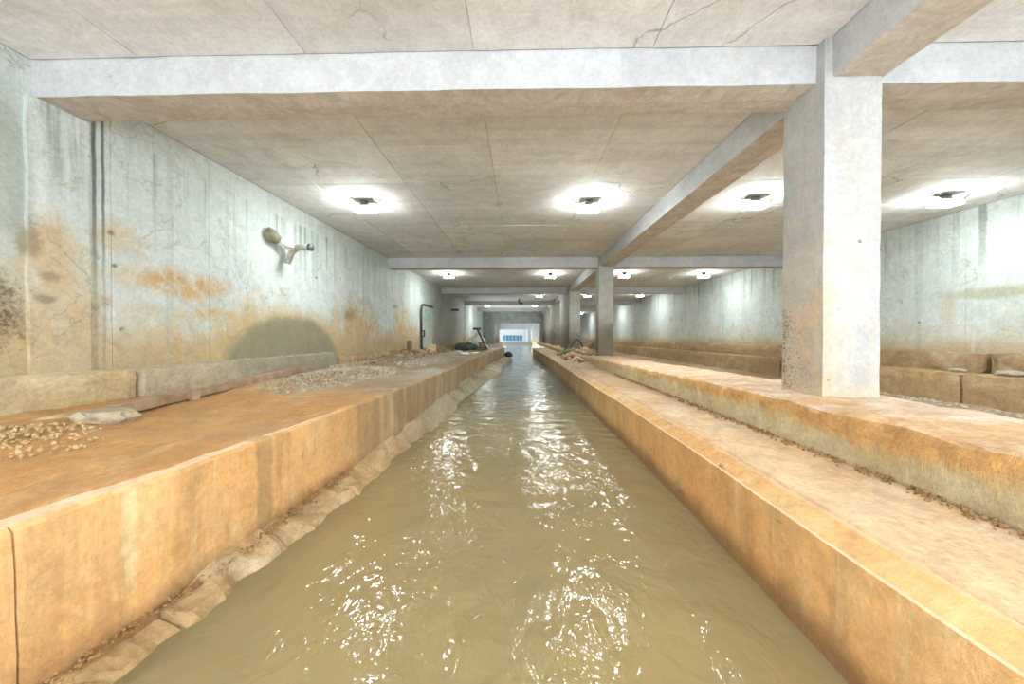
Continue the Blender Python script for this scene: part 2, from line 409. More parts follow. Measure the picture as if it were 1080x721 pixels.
M_PAPER = plain('white_litter', (0.82, 0.81, 0.76), (0.70, 0.68, 0.6), 0.7, 6)
M_EXT = plain('pale_facade', (0.75, 0.80, 0.82), (0.66, 0.72, 0.75), 0.7, 2)
M_GLASSB = plain('blue_glazing', (0.09, 0.24, 0.36), (0.14, 0.33, 0.46), 0.15, 2, 0.0)
M_GROUND = plain('outside_ground', (0.42, 0.42, 0.38), (0.34, 0.33, 0.28), 0.9, 1)
M_PORTAL = plain('damp_grey_concrete', (0.34, 0.37, 0.33), (0.24, 0.26, 0.22), 0.8, 1.5)
M_LED = emit('lit_led_panel', (0.93, 1.0, 0.985), LAMP_STRENGTH)
M_CABLE = plain('cable_black', (0.04, 0.04, 0.035), (0.08, 0.06, 0.04), 0.7, 20)

# ------------------------------------------------------------------ mesh helpers
def link(name, verts, faces, mat, parent=None, loc=(0, 0, 0), smooth=False):
    me = bpy.data.meshes.new(name)
    l = Vector(loc)
    me.from_pydata([tuple(Vector(v) - l) for v in verts], [], faces)
    me.materials.append(mat)
    me.update()
    if smooth:
        me.polygons.foreach_set('use_smooth', [True] * len(me.polygons))
    o = bpy.data.objects.new(name, me)
    C.objects.link(o)
    if parent is not None:
        o.parent = parent
        o.location = l - parent_world(parent)
    else:
        o.location = l
    return o

def parent_world(p):
    v = Vector(p.location)
    while p.parent is not None:
        p = p.parent
        v = v + Vector(p.location)
    return v

def tag(o, label, category=None, group=None, kind=None):
    o['label'] = label
    if category: o['category'] = category
    if group: o['group'] = group
    if kind: o['kind'] = kind
    return o

def empty(name, loc):
    o = bpy.data.objects.new(name, None)
    C.objects.link(o); o.location = loc
    o.empty_display_size = 0.1
    return o

def recalc(o):
    bm = bmesh.new(); bm.from_mesh(o.data)
    bmesh.ops.recalc_face_normals(bm, faces=bm.faces)
    bm.to_mesh(o.data); bm.free()
    return o

def box_bm(x0, x1, y0, y1, z0, z1, bevel=0.0, seg=1):
    bm = bmesh.new()
    bmesh.ops.create_cube(bm, size=1)
    bmesh.ops.scale(bm, vec=(x1 - x0, y1 - y0, z1 - z0), verts=bm.verts)
    bmesh.ops.translate(bm, vec=((x0 + x1) / 2, (y0 + y1) / 2, (z0 + z1) / 2), verts=bm.verts)
    if bevel:
        bmesh.ops.bevel(bm, geom=bm.edges[:], offset=bevel, segments=seg, affect='EDGES', profile=0.5)
    return bm

def from_bm(name, bm, mat, parent=None, loc=(0, 0, 0), smooth=False):
    bm.verts.ensure_lookup_table(); bm.verts.index_update()
    vs = [tuple(v.co) for v in bm.verts]
    fs = [[v.index for v in f.verts] for f in bm.faces]
    bm.free()
    return link(name, vs, fs, mat, parent, loc, smooth)

def box(name, x0, x1, y0, y1, z0, z1, mat, parent=None, bevel=0.0, loc=None, seg=1):
    if loc is None:
        loc = ((x0 + x1) / 2, (y0 + y1) / 2, z0)
    return from_bm(name, box_bm(x0, x1, y0, y1, z0, z1, bevel, seg), mat, parent, loc)

def fr(x, y, z, octv=4, h=0.9):
    return noise.fractal(Vector((x, y, z)), h, 2.1, octv)

def rough_box(name, x0, x1, y0, y1, z0, z1, mat, amp=0.012, cell=0.12, parent=None, bevel=0.012, seed=0.0, slope=False):
    """a cast block: bevelled, subdivided, its faces a little uneven and its arrises chipped"""
    bm = bmesh.new()
    dims = (x1 - x0, y1 - y0, z1 - z0)
    n = [max(1, min(60, int(round(d / cell)))) for d in dims]
    pts = {}
    def vert(i, j, k):
        key = (i, j, k)
        if key not in pts:
            p = Vector((x0 + dims[0] * i / n[0], y0 + dims[1] * j / n[1], z0 + dims[2] * k / n[2]))
            edges = (i in (0, n[0])) + (j in (0, n[1])) + (k in (0, n[2]))
            d = Vector((fr(p.x * 2.3 + seed, p.y * 2.3, p.z * 2.3), fr(p.x * 2.3, p.y * 2.3 + 9 + seed, p.z * 2.3), fr(p.x * 2.3, p.y * 2.3, p.z * 2.3 + 17 + seed)))
            q = p + d * amp
            if edges >= 2:
                chip = max(0.0, fr(p.x * 5 + 3, p.y * 5 + seed, p.z * 5)) * amp * 1.8 + bevel * 0.4
                c = Vector(((x0 + x1) / 2, (y0 + y1) / 2, (z0 + z1) / 2))
                for a, (idx, nn) in enumerate(((i, n[0]), (j, n[1]), (k, n[2]))):
                    if idx in (0, nn):
                        q[a] += math.copysign(chip, c[a] - q[a])
            if slope:
                q.z -= SL * (p.y - (y0 + y1) / 2)
            pts[key] = bm.verts.new(q)
        return pts[key]
    for a in range(3):
        b, c = [t for t in range(3) if t != a]
        for side in (0, n[a]):
            for u in range(n[b]):
                for v in range(n[c]):
                    quad = []
                    for du, dv in ((0, 0), (1, 0), (1, 1), (0, 1)):
                        idx = [0, 0, 0]; idx[a] = side; idx[b] = u + du; idx[c] = v + dv
                        quad.append(vert(*idx))
                    bm.faces.new(quad)
    bmesh.ops.recalc_face_normals(bm, faces=bm.faces)
    return from_bm(name, bm, mat, parent, ((x0 + x1) / 2, (y0 + y1) / 2, z0))

def lerp_tab(tab, y):
    if y <= tab[0][0]: return tab[0][1]
    for (a, va), (b, vb) in zip(tab, tab[1:]):
        if y <= b:
            t = (y - a) / (b - a)
            return va + (vb - va) * t
    return tab[-1][1]

def stations(y0, y1, d0=0.07, growth=0.05):
    ys = [y0]
    while ys[-1] < y1:
        y = ys[-1]
        ys.append(min(y1, y + d0 + growth * max(0.0, y - 2.0) * 0.35))
    return ys

def loft(name, ys, prof, mat, parent=None, amp=0.0, freq=3.0, closed=False, smooth=False, caps=False, loc=None, zamp=None):
    """prof(y) -> list of (x, z, amp multiplier)"""
    verts, faces = [], []
    n = None
    for y in ys:
        p = prof(y); n = len(p)
        for (x, z, k) in p:
            d = amp * k
            a = fr(x * freq, y * freq, z * freq)
            b = fr(x * freq + 31, y * freq, z * freq + 7)
            verts.append((x + d * a, y, z + (zamp if zamp is not None else 1.0) * d * b))
    m = len(ys)
    rng = n if closed else n - 1
    for i in range(m - 1):
        for j in range(rng):
            a = i * n + j; b = i * n + (j + 1) % n
            faces.append((a, b, b + n, a + n))
    if caps and closed:
        faces.append(tuple(range(n - 1, -1, -1)))
        faces.append(tuple(range((m - 1) * n, m * n)))
    if loc is None:
        loc = (verts[0][0], ys[0], verts[0][2])
    o = link(name, verts, faces, mat, parent, loc, smooth)
    if closed:
        recalc(o)
    return o

def rock_bm(sx, sy, sz, seed, sub=2, amp=0.28, flat=False):
    bm = bmesh.new()
    bmesh.ops.create_icosphere(bm, subdivisions=sub, radius=0.5)
    for v in bm.verts:
        d = 1 + amp * fr(v.co.x * 2.2 + seed * 3.7, v.co.y * 2.2 + seed, v.co.z * 2.2 - seed)
        v.co *= d
        if flat:
            v.co.z = max(-0.3, min(0.3, v.co.z)) * 1.4
        v.co.x *= sx; v.co.y *= sy; v.co.z *= sz
    return bm

def rock(name, x, y, z, sx, sy, sz, seed, mat, rot=0.0, parent=None, sub=2, amp=0.28, flat=False, sink=0.15):
    bm = rock_bm(sx, sy, sz, seed, sub, amp, flat)
    lo = min(v.co.z for v in bm.verts)
    bmesh.ops.rotate(bm, cent=(0, 0, 0), matrix=Matrix.Rotation(rot, 3, 'Z'), verts=bm.verts)
    bmesh.ops.translate(bm, vec=(x, y, z - lo - sink * sz), verts=bm.verts)
    return from_bm(name, bm, mat, parent, (x, y, z))

def tube(name, pts, r, mat, parent=None, seg=10, loc=None, radii=None, smooth=True, cap=True):
    pts = [Vector(p) for p in pts]
    verts, faces = [], []
    up = Vector((0, 0, 1))
    for i, p in enumerate(pts):
        t = (pts[min(i + 1, len(pts) - 1)] - pts[max(i - 1, 0)]).normalized()
        ref = up if abs(t.dot(up)) < 0.95 else Vector((1, 0, 0))
        a = t.cross(ref).normalized(); b = t.cross(a).normalized()
        rr = radii[i] if radii else r
        for k in range(seg):
            th = 2 * math.pi * k / seg
            verts.append(tuple(p + a * math.cos(th) * rr + b * math.sin(th) * rr))
    for i in range(len(pts) - 1):
        for k in range(seg):
            a = i * seg + k; b = i * seg + (k + 1) % seg
            faces.append((a, b, b + seg, a + seg))
    if cap:
        faces.append(tuple(range(seg - 1, -1, -1)))
        faces.append(tuple(range((len(pts) - 1) * seg, len(pts) * seg)))
    o = link(name, verts, faces, mat, parent, loc if loc is not None else tuple(pts[0]), smooth)
    return recalc(o)

# ------------------------------------------------------------------ key dimensions (metres, x across, y along the tunnel)
ZC = E + 2.459           # slab underside
ZB = E + 2.122           # beam soffit
XL = -4.42               # left wall face
XR = 8.94                # right wall face
CX0, CX1 = 2.54, 3.02    # column row
BX0, BX1 = 2.60, 3.04    # longitudinal beam
BEAM_Y = [3.17, 11.9, 20.0, 28.4, 36.8]
BEAM_W = 0.40
Y0, Y1 = -4.4, 62.0

# ------------------------------------------------------------------ ceiling: slab with formwork panels
ceiling = box('ceiling', XL - 0.35, XR + 0.35, Y0, Y1, ZC + 0.012, ZC + 0.3, M_CEIL)
tag(ceiling, 'grey concrete ceiling slab marked by formwork boards', kind='structure')
xs_l = [XL, -3.42, -1.9, -0.41, 1.14, BX0]
xs_r = [BX1, 4.52, 6.0, 7.5, XR]
panel_cache = {}
def ceiling_panel(x0, x1, y0, y1):
    key = (round(x1 - x0, 2), round(y1 - y0, 2))
    dz = random.uniform(-0.003, 0.003)
    if key not in panel_cache:
        g = 0.004
        bm = box_bm(g, x1 - x0 - g, g, y1 - y0 - g, 0, 0.03, 0.003)
        o = from_bm('panel', bm, M_CEIL, ceiling, (0, 0, 0))
        panel_cache[key] = o
    else:
        o = panel_cache[key].copy(); C.objects.link(o)
    o.location = Vector((x0, y0, ZC + dz)) - Vector(ceiling.location)
    return o
for b0, b1 in zip([Y0 - BEAM_W] + BEAM_Y[:-2], BEAM_Y[:-1]):
    ys = [b0 + BEAM_W]
    step = (b1 - b0 - BEAM_W) / 7.0
    for k in range(7):
        ys.append(ys[-1] + step)
    for xs in (xs_l, xs_r):
        for x0, x1 in zip(xs, xs[1:]):
            for y0, y1 in zip(ys, ys[1:]):
                ceiling_panel(x0, x1, y0, y1)

# ------------------------------------------------------------------ walls
def wall(name, side, label, mat):
    xf = XL if side < 0 else XR
    xa, xb = (xf - 0.35, xf - 0.02) if side < 0 else (xf + 0.02, xf + 0.35)
    w = box(name, xa, xb, Y0, Y1, E - 2.6, ZC + 0.3, mat)
    tag(w, label, kind='structure')
    pj = [Y0]
    y = -1.08 - 1.22 * 4 + 1.22
    while y < 28.5:
        pj.append(y); y += 1.22
    pj.append(Y1)
    for i, (a, b) in enumerate(zip(pj, pj[1:])):
        d = random.uniform(-0.004, 0.004)
        x0, x1 = (xf - 0.03, xf + d) if side < 0 else (xf + d, xf + 0.03)
        box('panel', x0, x1, a + 0.003, b - 0.003, E - 2.4, ZC - 0.002, mat, w, 0.004)
    for k, by in enumerate(BEAM_Y):
        y0 = by - 0.06
        x0, x1 = (xf - 0.02, xf + 0.045) if side < 0 else (xf - 0.045, xf + 0.02)
        rough_box('pilaster', x0, x1, y0, y0 + 0.47, E - 2.0, ZB + 0.01, mat, 0.010, 0.14, w, seed=k)
    return w
wall_left = wall('wall_left', -1, 'white concrete wall with ochre silt stains and a damp arch', MW_L)
wall_right = wall('wall_right', 1, 'pale greenish concrete wall behind the columns', MW_R)

# ------------------------------------------------------------------ columns
def col_label(i):
    return ['large white concrete column standing on the mud covered plinth',
            'slim grey column, the second from the front, dark at its foot',
            'long pier behind the slim grey column with a lit side face',
            'second long pier of the far column row',
            'third long pier of the far column row',
            'farthest pier of the column row'][i]
col_spans = [(3.09, 3.57), (11.80, 12.26), (18.8, 23.3), (27.2, 31.2), (35.4, 39.6), (44.0, 48.0)]
for i, (a, b) in enumerate(col_spans):
    z0 = fz(-0.70, (a + b) / 2)
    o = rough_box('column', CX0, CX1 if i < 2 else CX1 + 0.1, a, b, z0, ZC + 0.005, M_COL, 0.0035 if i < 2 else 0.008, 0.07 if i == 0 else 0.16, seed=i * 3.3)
    tag(o, col_label(i), kind='structure')
    if i == 0:
        front_column = o

# exposed aggregate bitten into the front column's side face
def pebbles(name, spots, mat, parent, loc):
    verts, faces = [], []
    base = rock_bm(1, 1, 1, 2, 1, 0.3)
    base.verts.ensure_lookup_table(); base.verts.index_update()
    bv = [v.co.copy() for v in base.verts]; bf = [[v.index for v in f.verts] for f in base.faces]
    base.free()
    for (p, s) in spots:
        rot = Matrix.Rotation(random.uniform(0, 6.3), 3, Vector((random.random(), random.random(), random.random() + 0.1)).normalized())
        k = len(verts)
        sc = Vector((s * random.uniform(0.7, 1.3), s * random.uniform(0.7, 1.3), s * random.uniform(0.6, 1.1)))
        for v in bv:
            q = rot @ Vector((v.x * sc.x, v.y * sc.y, v.z * sc.z))
            verts.append((p[0] + q.x, p[1] + q.y, p[2] + q.z))
        faces += [[i + k for i in f] for f in bf]
    o = link(name, verts, faces, mat, parent, loc)
    o['kind'] = 'stuff'
    return o
sp = []
for i in range(420):
    z = random.uniform(-0.52, 0.22)
    wmax = 0.24 * (1 - max(0, (z + 0.1)) / 0.36) + 0.02
    y = 3.55 - abs(random.gauss(0, 0.5)) * wmax
    if y < 3.2: continue
    sp.append(((CX0 + 0.004, y, E + z), random.uniform(0.010, 0.020)))
M_AGG = plain('exposed_aggregate', (0.42, 0.33, 0.20), (0.14, 0.10, 0.05), 0.9, 30)
pebbles('pebbles', sp, M_AGG, front_column, (CX0, 3.4, E - 0.5))
sp = []
for i in range(260):
    y = 2.97 + random.gauss(0, 0.08); z = 0.15 + random.gauss(0, 0.18)
    xw = XL + 0.045 if 3.11 < y < 3.58 else XL
    sp.append(((xw - 0.002, y, E + z), random.uniform(0.008, 0.016)))
pebbles('pebbles', sp, M_AGG, wall_left, (XL, 3.1, E))

# ------------------------------------------------------------------ beams
ords = ['nearest the camera in view', 'second from the front', 'third from the front', 'fourth from the front', 'fifth from the front']
for i, by in enumerate(BEAM_Y):
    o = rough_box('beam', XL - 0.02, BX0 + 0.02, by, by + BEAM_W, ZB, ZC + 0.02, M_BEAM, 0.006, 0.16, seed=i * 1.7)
    tag(o, 'cross beam spanning the water channel, ' + ords[i], kind='structure')
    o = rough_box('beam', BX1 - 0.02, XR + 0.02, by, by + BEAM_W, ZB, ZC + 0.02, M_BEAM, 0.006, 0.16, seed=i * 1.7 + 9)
    tag(o, 'cross beam between column row and pale wall, ' + ords[i], kind='structure')
ends = [Y0] + BEAM_Y + [Y1]
names = ['reaching over the camera to the large white column', 'from the large white column to the slim grey column',
         'from the slim grey column to the first long pier', 'above the first long pier', 'above the second long pier', 'in the far end of the tunnel']
for i, (a, b) in enumerate(zip(ends, ends[1:])):
    y0 = a + (BEAM_W - 0.03 if i else 0); y1 = b + 0.03
    if i == 0: y1 = 3.12
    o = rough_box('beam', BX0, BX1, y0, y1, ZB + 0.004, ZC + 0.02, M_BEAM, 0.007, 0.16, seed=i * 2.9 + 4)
    tag(o, 'lengthwise beam along the column row, ' + names[i], kind='structure')

# ------------------------------------------------------------------ left side: kerb, apron, mud floor, footing
XK = [(-2.0, -1.98), (1.3, -1.87), (1.9, -1.80), (3.0, -1.745), (4.8, -1.63), (7.6, -1.565), (12, -1.60), (18, -1.42), (23, -1.22), (26, -1.15)]
XW = [(-2.0, -1.72), (1.5, -1.66), (3.3, -1.57), (4.5, -1.46), (5.6, -1.41), (8.4, -1.34), (10.2, -1.24), (15, -0.90), (21, -0.75), (26, -0.72)]
TH = [(-2, 0.10), (1.5, 0.11), (3.0, 0.14), (4.8, 0.20), (7.6, 0.29), (12, 0.22), (20, 0.15), (26, 0.12)]
kerb_left = empty('kerb_left', (-1.8, 0, fz(-1.5, 0)))
tag(kerb_left, 'tall ochre stained channel kerb on the side of the damp wall', kind='structure')
def prof_kerb_l(y):
    xk = lerp_tab(XK, y); zt = fz(-0.70, y); zb = fz(-1.75, y)
    pts = [(xk - 0.40, zt - 0.02, 0), (xk - 0.16, zt, 0.5), (xk - 0.02, zt, 0.6), (xk, zt - 0.018, 1)]
    nseg = 7
    for k in range(1, nseg + 1):
        t = k / nseg
        pts.append((xk + 0.012 * t, zt - 0.018 + (zb - zt) * t, 1))
    pts.append((xk - 0.40, zb, 0))
    return pts
cuts = [-2.0, 1.28, 3.9, 7.6, 11.2, 15.0, 19.5, 26.0]
for a, b in zip(cuts, cuts[1:]):
    ys = stations(a + 0.004, b - 0.004, 0.06, 0.06)
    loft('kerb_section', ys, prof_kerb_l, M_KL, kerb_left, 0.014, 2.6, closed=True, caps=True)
# sloping apron slabs at the foot of the kerb
y = 0.3; idx = 0
rs = random.Random(3)
while y < 26:
    ln = rs.uniform(0.55, 0.95) * (1 if y < 6 else 1.6)
    y1 = min(26, y + ln)
    big = 1.0 if y < 3.4 else 1.3
    off = rs.uniform(-0.04, 0.04) * big; hh = rs.uniform(-0.03, 0.03) * big; tilt = rs.uniform(-0.03, 0.03) * big
    def prof(yy, off=off, hh=hh, tilt=tilt, y=y):
        xk = lerp_tab(XK, yy) - 0.02; xw = lerp_tab(XW, yy) + off; th = lerp_tab(TH, yy) + hh
        zw = fz(-1.46, yy); t = (yy - y) * tilt
        return [(xk, zw - 0.2, 0.2), (xk, zw + th + t, 0.8), (xk * 0.7 + xw * 0.3, zw + th * 0.86 + t, 1.2),
                (xk * 0.4 + xw * 0.6, zw + th * 0.55 + t, 1.3), (xw - 0.02, zw + 0.035, 1.4), (xw + 0.04, zw - 0.05, 1.2), (xw + 0.05, zw - 0.2, 0.3)]
    ys = stations(y + 0.006, y1 - 0.006 * (1 if y < 3.4 else 6), 0.05, 0.03)
    loft('apron_slab', ys, prof, M_TOE, kerb_left, 0.042 if y < 3.4 else 0.05, 3.6, closed=True, caps=True)
    y = y1; idx += 1

sp = []
for i in range(600):
    y = 0.9 + 2.6 * random.random()
    xk = lerp_tab(XK, y); th = lerp_tab(TH, y)
    u = abs(random.gauss(0, 0.035))
    sp.append(((xk + 0.012 + u, y, fz(-1.46, y) + th * (1 - u * 1.5) + 0.012), random.uniform(0.008, 0.026)))
M_CRUMB = plain('dark_mud_crumbs', (0.24, 0.125, 0.05), (0.40, 0.24, 0.11), 0.9, 12)
pebbles('mud_crumbs', sp, M_CRUMB, kerb_left, (-1.8, 2, fz(-1.3, 2)))

# mud floor between kerb and wall
def prof_floor_l(y):
    xk = lerp_tab(XK, y)
    e = lerp_tab([(-2, 0.13), (1.2, 0.12), (2.4, 0.07), (3.2, 0.02), (4, 0.012), (26, 0.01)], y)
    x0 = xk - e - 0.012 * fr(y * 3, 2.2, 0)
    pts = [(x0, fz(-0.70, y) - 0.012, 0.0), (x0 - 0.02, fz(-0.69, y), 0.15)]
    n = 26
    for k in range(1, n + 1):
        t = k / n
        x = x0 - 0.02 + (XL + 0.05 - x0) * t
        rise = 0.055 * max(0, t - 0.35) / 0.65
        heap = 0.10 * math.exp(-((x + 3.15) / 0.55) ** 2 - ((y - 6.1) / 1.3) ** 2)
        heap += 0.05 * math.exp(-((x + 3.3) / 0.5) ** 2 - ((y - 2.35) / 0.35) ** 2)
        heap += 0.10 * math.exp(-((x + 3.9) / 0.5) ** 2 - ((y - 11) / 2.5) ** 2)
        pts.append((x, fz(-0.69, y) + rise + heap, 0.35 + t * 0.9))
    return pts
floor_left = loft('floor_left', stations(-2, 26, 0.07, 0.06), prof_floor_l, M_MUD_L, None, 0.022, 2.2, smooth=True)
tag(floor_left, 'wet orange mud covering the ledge beside the damp wall', kind='structure')
far_left = rough_box('floor_far', XL, -2.9, 26, Y1, fz(-1.6, 44), fz(-0.75, 44), M_BROWN, 0.02, 0.8, slope=True)
tag(far_left, 'brown ledge along the damp wall at the tunnel end', kind='structure')

# footing along the left wall
bl = empty('baseboard_left', (XL, 2, fz(-0.7, 2)))
tag(bl, 'low concrete footing running along the base of the damp wall', kind='structure')
rough_box('footing_section', XL - 0.01, -4.14, -2.0, 3.80, fz(-0.9, 1), fz(-0.335, 1), M_FOOT_A, 0.022, 0.10, bl, 0.03, 1, True)
rough_box('footing_section', XL - 0.01, -4.09, 3.83, 8.0, fz(-0.9, 6), fz(-0.34, 6), M_FOOT_B, 0.012, 0.10, bl, 0.012, 5, True)
rough_box('footing_section', XL - 0.01, -4.02, 8.05, 13.2, fz(-0.9, 10.6), fz(-0.46, 10.6), M_BROWN, 0.09, 0.16, bl, 0.05, 8, True)
rough_box('footing_section', XL - 0.01, -4.06, 13.3, 22.0, fz(-0.9, 17), fz(-0.44, 17), M_FOOT_B, 0.05, 0.25, bl, 0.03, 11, True)
rough_box('footing_section', XL - 0.01, -4.06, 22.1, 34.0, fz(-0.9, 28), fz(-0.44, 28), M_BROWN, 0.05, 0.4, bl, 0.03, 13, True)

# ------------------------------------------------------------------ right side: kerb, ledge, plinth, low floor, wall footing tiers
XKR = [(-2, 1.36), (1.5, 1.37), (3, 1.41), (5, 1.41), (7, 1.37), (12, 1.355), (16, 1.35), (23, 1.2), (30, 1.0), (62, 0.9)]
kerb_right = empty('kerb_right', (1.4, 0, fz(-1.5, 0)))
tag(kerb_right, 'ochre channel kerb with a chamfered lip below the columns', kind='structure')
def prof_kerb_r(y):
    x = lerp_tab(XKR, y); zo = fz(-0.925, y); zi = fz(-0.865, y); zb = fz(-1.75, y)
    pts = [(x + 0.5, zb, 0)]
    nseg = 7
    for k in range(nseg + 1):
        t = k / nseg
        pts.append((x + 0.02 * (1 - t), zb + (zo - zb) * t, 1 if k < nseg else 0.4))
    pts += [(x + 0.016, zo + 0.003, 0.4), (x + 0.118, zi - 0.004, 0.4), (x + 0.13, zi, 0.4), (x + 0.5, zi, 0)]
    return pts
cuts = [-2.0, 2.93, 6.6, 10.3, 14.0, 18.0, 22.5, 30]
for a, b in zip(cuts, cuts[1:]):
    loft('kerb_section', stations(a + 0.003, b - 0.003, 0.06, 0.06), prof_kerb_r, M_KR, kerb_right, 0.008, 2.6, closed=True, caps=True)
# a thin silt line left at the water's edge
def prof_ledge(y):
    x = lerp_tab(XKR, y) + 0.14
    pts = [(x, fz(-0.872, y), 0.2), (x + 0.008, fz(-0.852, y), 0.3)]
    n = 14
    for k in range(1, n + 1):
        t = k / n
        rub = 0.16 * math.exp(-((y - 14) / 2.2) ** 2) * math.exp(-((t - 0.9) / 0.45) ** 2)
        pts.append((x + 0.012 + (2.35 - x) * t, fz(-0.853, y) + 0.02 * t * t + rub, 0.6 + (2.5 if y > 11 else 0) * t))
    return pts
floor_ledge = loft('floor_ledge', stations(-2, 30, 0.07, 0.06), prof_ledge, M_MUD_R, None, 0.014, 2.6, smooth=True)
tag(floor_ledge, 'flat pinkish mud ledge between the channel lip and the plinth', kind='structure')
# plinth under the columns with slumped mud on top
def prof_plinth(y):
    top = lerp_tab([(-2, -0.52), (2, -0.515), (3.2, -0.505), (5, -0.53), (8, -0.57), (11.6, -0.60), (13, -0.62), (62, -0.62)], y)
    xf = 2.165 + 0.012 * fr(y * 1.1, 0.3, 0)
    slump = 0.045 * max(0.0, fr(y * 2.1, 5.1, 2.0))
    zb = fz(-0.90, y); zt = fz(top, y)
    pts = [(xf, zb, 0.1)]
    for t in (0.2, 0.35, 0.5, 0.62, 0.73, 0.82):
        pts.append((xf + 0.012 * t, zb + (zt - zb) * t, 0.3 + 1.0 * max(0, t - 0.4)))
    pts += [(xf + 0.018 + slump * 0.3, zt - 0.045, 0.9), (xf + 0.032 + slump * 0.6, zt - 0.02, 1.0), (xf + 0.06 + slump, zt - 0.004, 1.0)]
    for k in range(1, 15):
        t = k / 14
        x = xf + 0.06 + slump + (3.14 - xf - 0.06 - slump) * t
        pts.append((x, zt + 0.010 * math.sin(t * 3), 0.8))
    pts += [(3.20, zt - 0.06, 2.0), (3.24, zt - 0.2, 1.5), (3.26, zt - 0.5, 1.0), (3.28, fz(-1.5, y), 0.5)]
    return pts
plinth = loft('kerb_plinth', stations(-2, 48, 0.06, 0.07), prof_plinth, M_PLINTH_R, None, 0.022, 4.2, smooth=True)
tag(plinth, 'raised concrete plinth with slumped orange mud carrying the columns', kind='structure')
def prof_low(y):
    n = 20
    return [(3.1 + (XR - 3.1) * k / n, fz(-1.27, y) + 0.05 * math.exp(-((3.1 + (XR - 3.1) * k / n - 7.9) / 0.4) ** 2), 1.0) for k in range(n + 1)]
floor_right = loft('floor_right', stations(-2, 60, 0.2, 0.1), prof_low, M_BROWN, None, 0.06, 1.6, smooth=True)
tag(floor_right, 'sunken muddy floor between the column plinth and the pale wall', kind='structure')
br = empty('baseboard_right', (XR, 2, fz(-1.3, 2)))
tag(br, 'two stepped brown footings along the base of the pale wall', kind='structure')
for k, (a, b) in enumerate(((-2, 6.9), (6.93, 11.6), (11.65, 17.0), (17.05, 26.0), (26.1, 48.0))):
    rough_box('lower_step', 8.2 + 0.02 * (k % 2), XR + 0.05, a, b, fz(-1.5, (a + b) / 2), fz(-0.67, (a + b) / 2), M_TIER if k < 2 else M_BROWN, 0.018, 0.16, br, 0.03, k * 2.3, True)
    rough_box('upper_step', 8.66, XR + 0.05, a + 0.1, b - 0.02, fz(-0.75, (a + b) / 2), fz(-0.285, (a + b) / 2), M_BROWN, 0.022, 0.16, br, 0.04, k * 3.1 + 7, True)

# ------------------------------------------------------------------ water
def make_water_mesh():
    ys = [0.3]
    while ys[-1] < 62:
        y = ys[-1]
        ys.append(min(62, y + 0.03 + 0.012 * max(0.0, y - 6.0)))
    n = 100
    verts, faces = [], []
    for y in ys:
        xa = -2.1; xb = 1.75
        far = max(0.0, min(1.0, (y - 1.5) / 6.0))
        for j in range(n + 1):
            x = xa + (xb - xa) * j / n
            w = max(0.0, min(1.0, 0.55 + 0.9 * noise.noise(Vector((x * 0.7, y * 0.45, 3.3)))))
            h = 0.008 * noise.noise(Vector((x * 2.2, y * 1.7, 0.0))) + 0.006 * w * noise.noise(Vector((x * 5.0 + 0.8 * math.sin(y), y * 4.2, 5.0)))
            ph = 4.0 * noise.noise(Vector((x * 0.9, y * 0.7, 1.0))) + 1.5 * noise.noise(Vector((x * 3.1, y * 1.2, 8.0)))
            h += (0.0015 + 0.0095 * far) * w * math.sin(y * 17 + ph + 0.8 * x) * (0.5 + 0.5 * noise.noise(Vector((x * 2.6, y * 2.0, 4.0))))
            h += 0.006 * far * noise.noise(Vector((x * 6.5, y * 9.0, 2.0)))
            verts.append((x, y, fz(-1.46, y) + h))
    m = n + 1
    for i in range(len(ys) - 1):
        for j in range(n):
            a = i * m + j
            faces.append((a, a + 1, a + m + 1, a + m))
    return link('water', verts, faces, M_WATER, None, (0, 0, fz(-1.46, 0)), True)
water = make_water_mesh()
tag(water, 'murky olive brown water flowing down the channel', kind='structure')
bed = box('floor_channel', -2.2, 1.9, Y0, Y1, fz(-3.0, 30), fz(-2.6, 30), M_BROWN)
tag(bed, 'muddy bed under the channel water', kind='structure')

# ------------------------------------------------------------------ ceiling lamps
def lamp_proto():
    root = empty('ceiling_lamp', (0, 0, 0))
    # local origin at the slab underside; parts hang below
    from_bm('housing', box_bm(-0.19, 0.19, -0.12, 0.12, -0.135, -0.105, 0.008), M_STEEL, root, (0, 0, -0.12))
    bm = bmesh.new()
    top = [(-0.18, -0.115), (0.18, -0.115), (0.18, 0.115), (-0.18, 0.115)]
    vs = [bm.verts.new((x, y, -0.135)) for x, y in top] + [bm.verts.new((x * 1.06, y * 1.09, -0.190)) for x, y in top]
    bm.faces.new(vs[4:][::-1])
    for k in range(4):
        bm.faces.new((vs[k], vs[(k + 1) % 4], vs[4 + (k + 1) % 4], vs[4 + k]))
    bmesh.ops.recalc_face_normals(bm, faces=bm.faces)
    # open top: make sure the normals point out and down
    for f in bm.faces:
        if f.calc_center_median().xy.length > 0.05 and f.normal.xy.dot(f.calc_center_median().xy) < 0: f.normal_flip()
    from_bm('diffuser', bm, M_LED, root, (0, 0, -0.135))
    for s in (-1, 1):
        tube('bracket_arm', [(s * 0.18, -0.09, -0.12), (s * 0.27, -0.09, -0.06), (s * 0.36, -0.09, 0.0)], 0.011, M_STEEL, root, 6)
    tube('bracket_bar', [(-0.2, -0.13, -0.118), (0.2, -0.13, -0.118)], 0.012, M_STEEL, root, 6)
    from_bm('mounting_plate', box_bm(-0.06, 0.06, -0.05, 0.05, -0.106, 0.004, 0.004), M_STEEL, root, (0, 0, -0.05))
    return root
lamp0 = lamp_proto()
lamp_used = [False]
def copy_tree(o):
    r = o.copy(); C.objects.link(r)
    for ch in o.children:
        c = ch.copy(); C.objects.link(c); c.parent = r
    return r
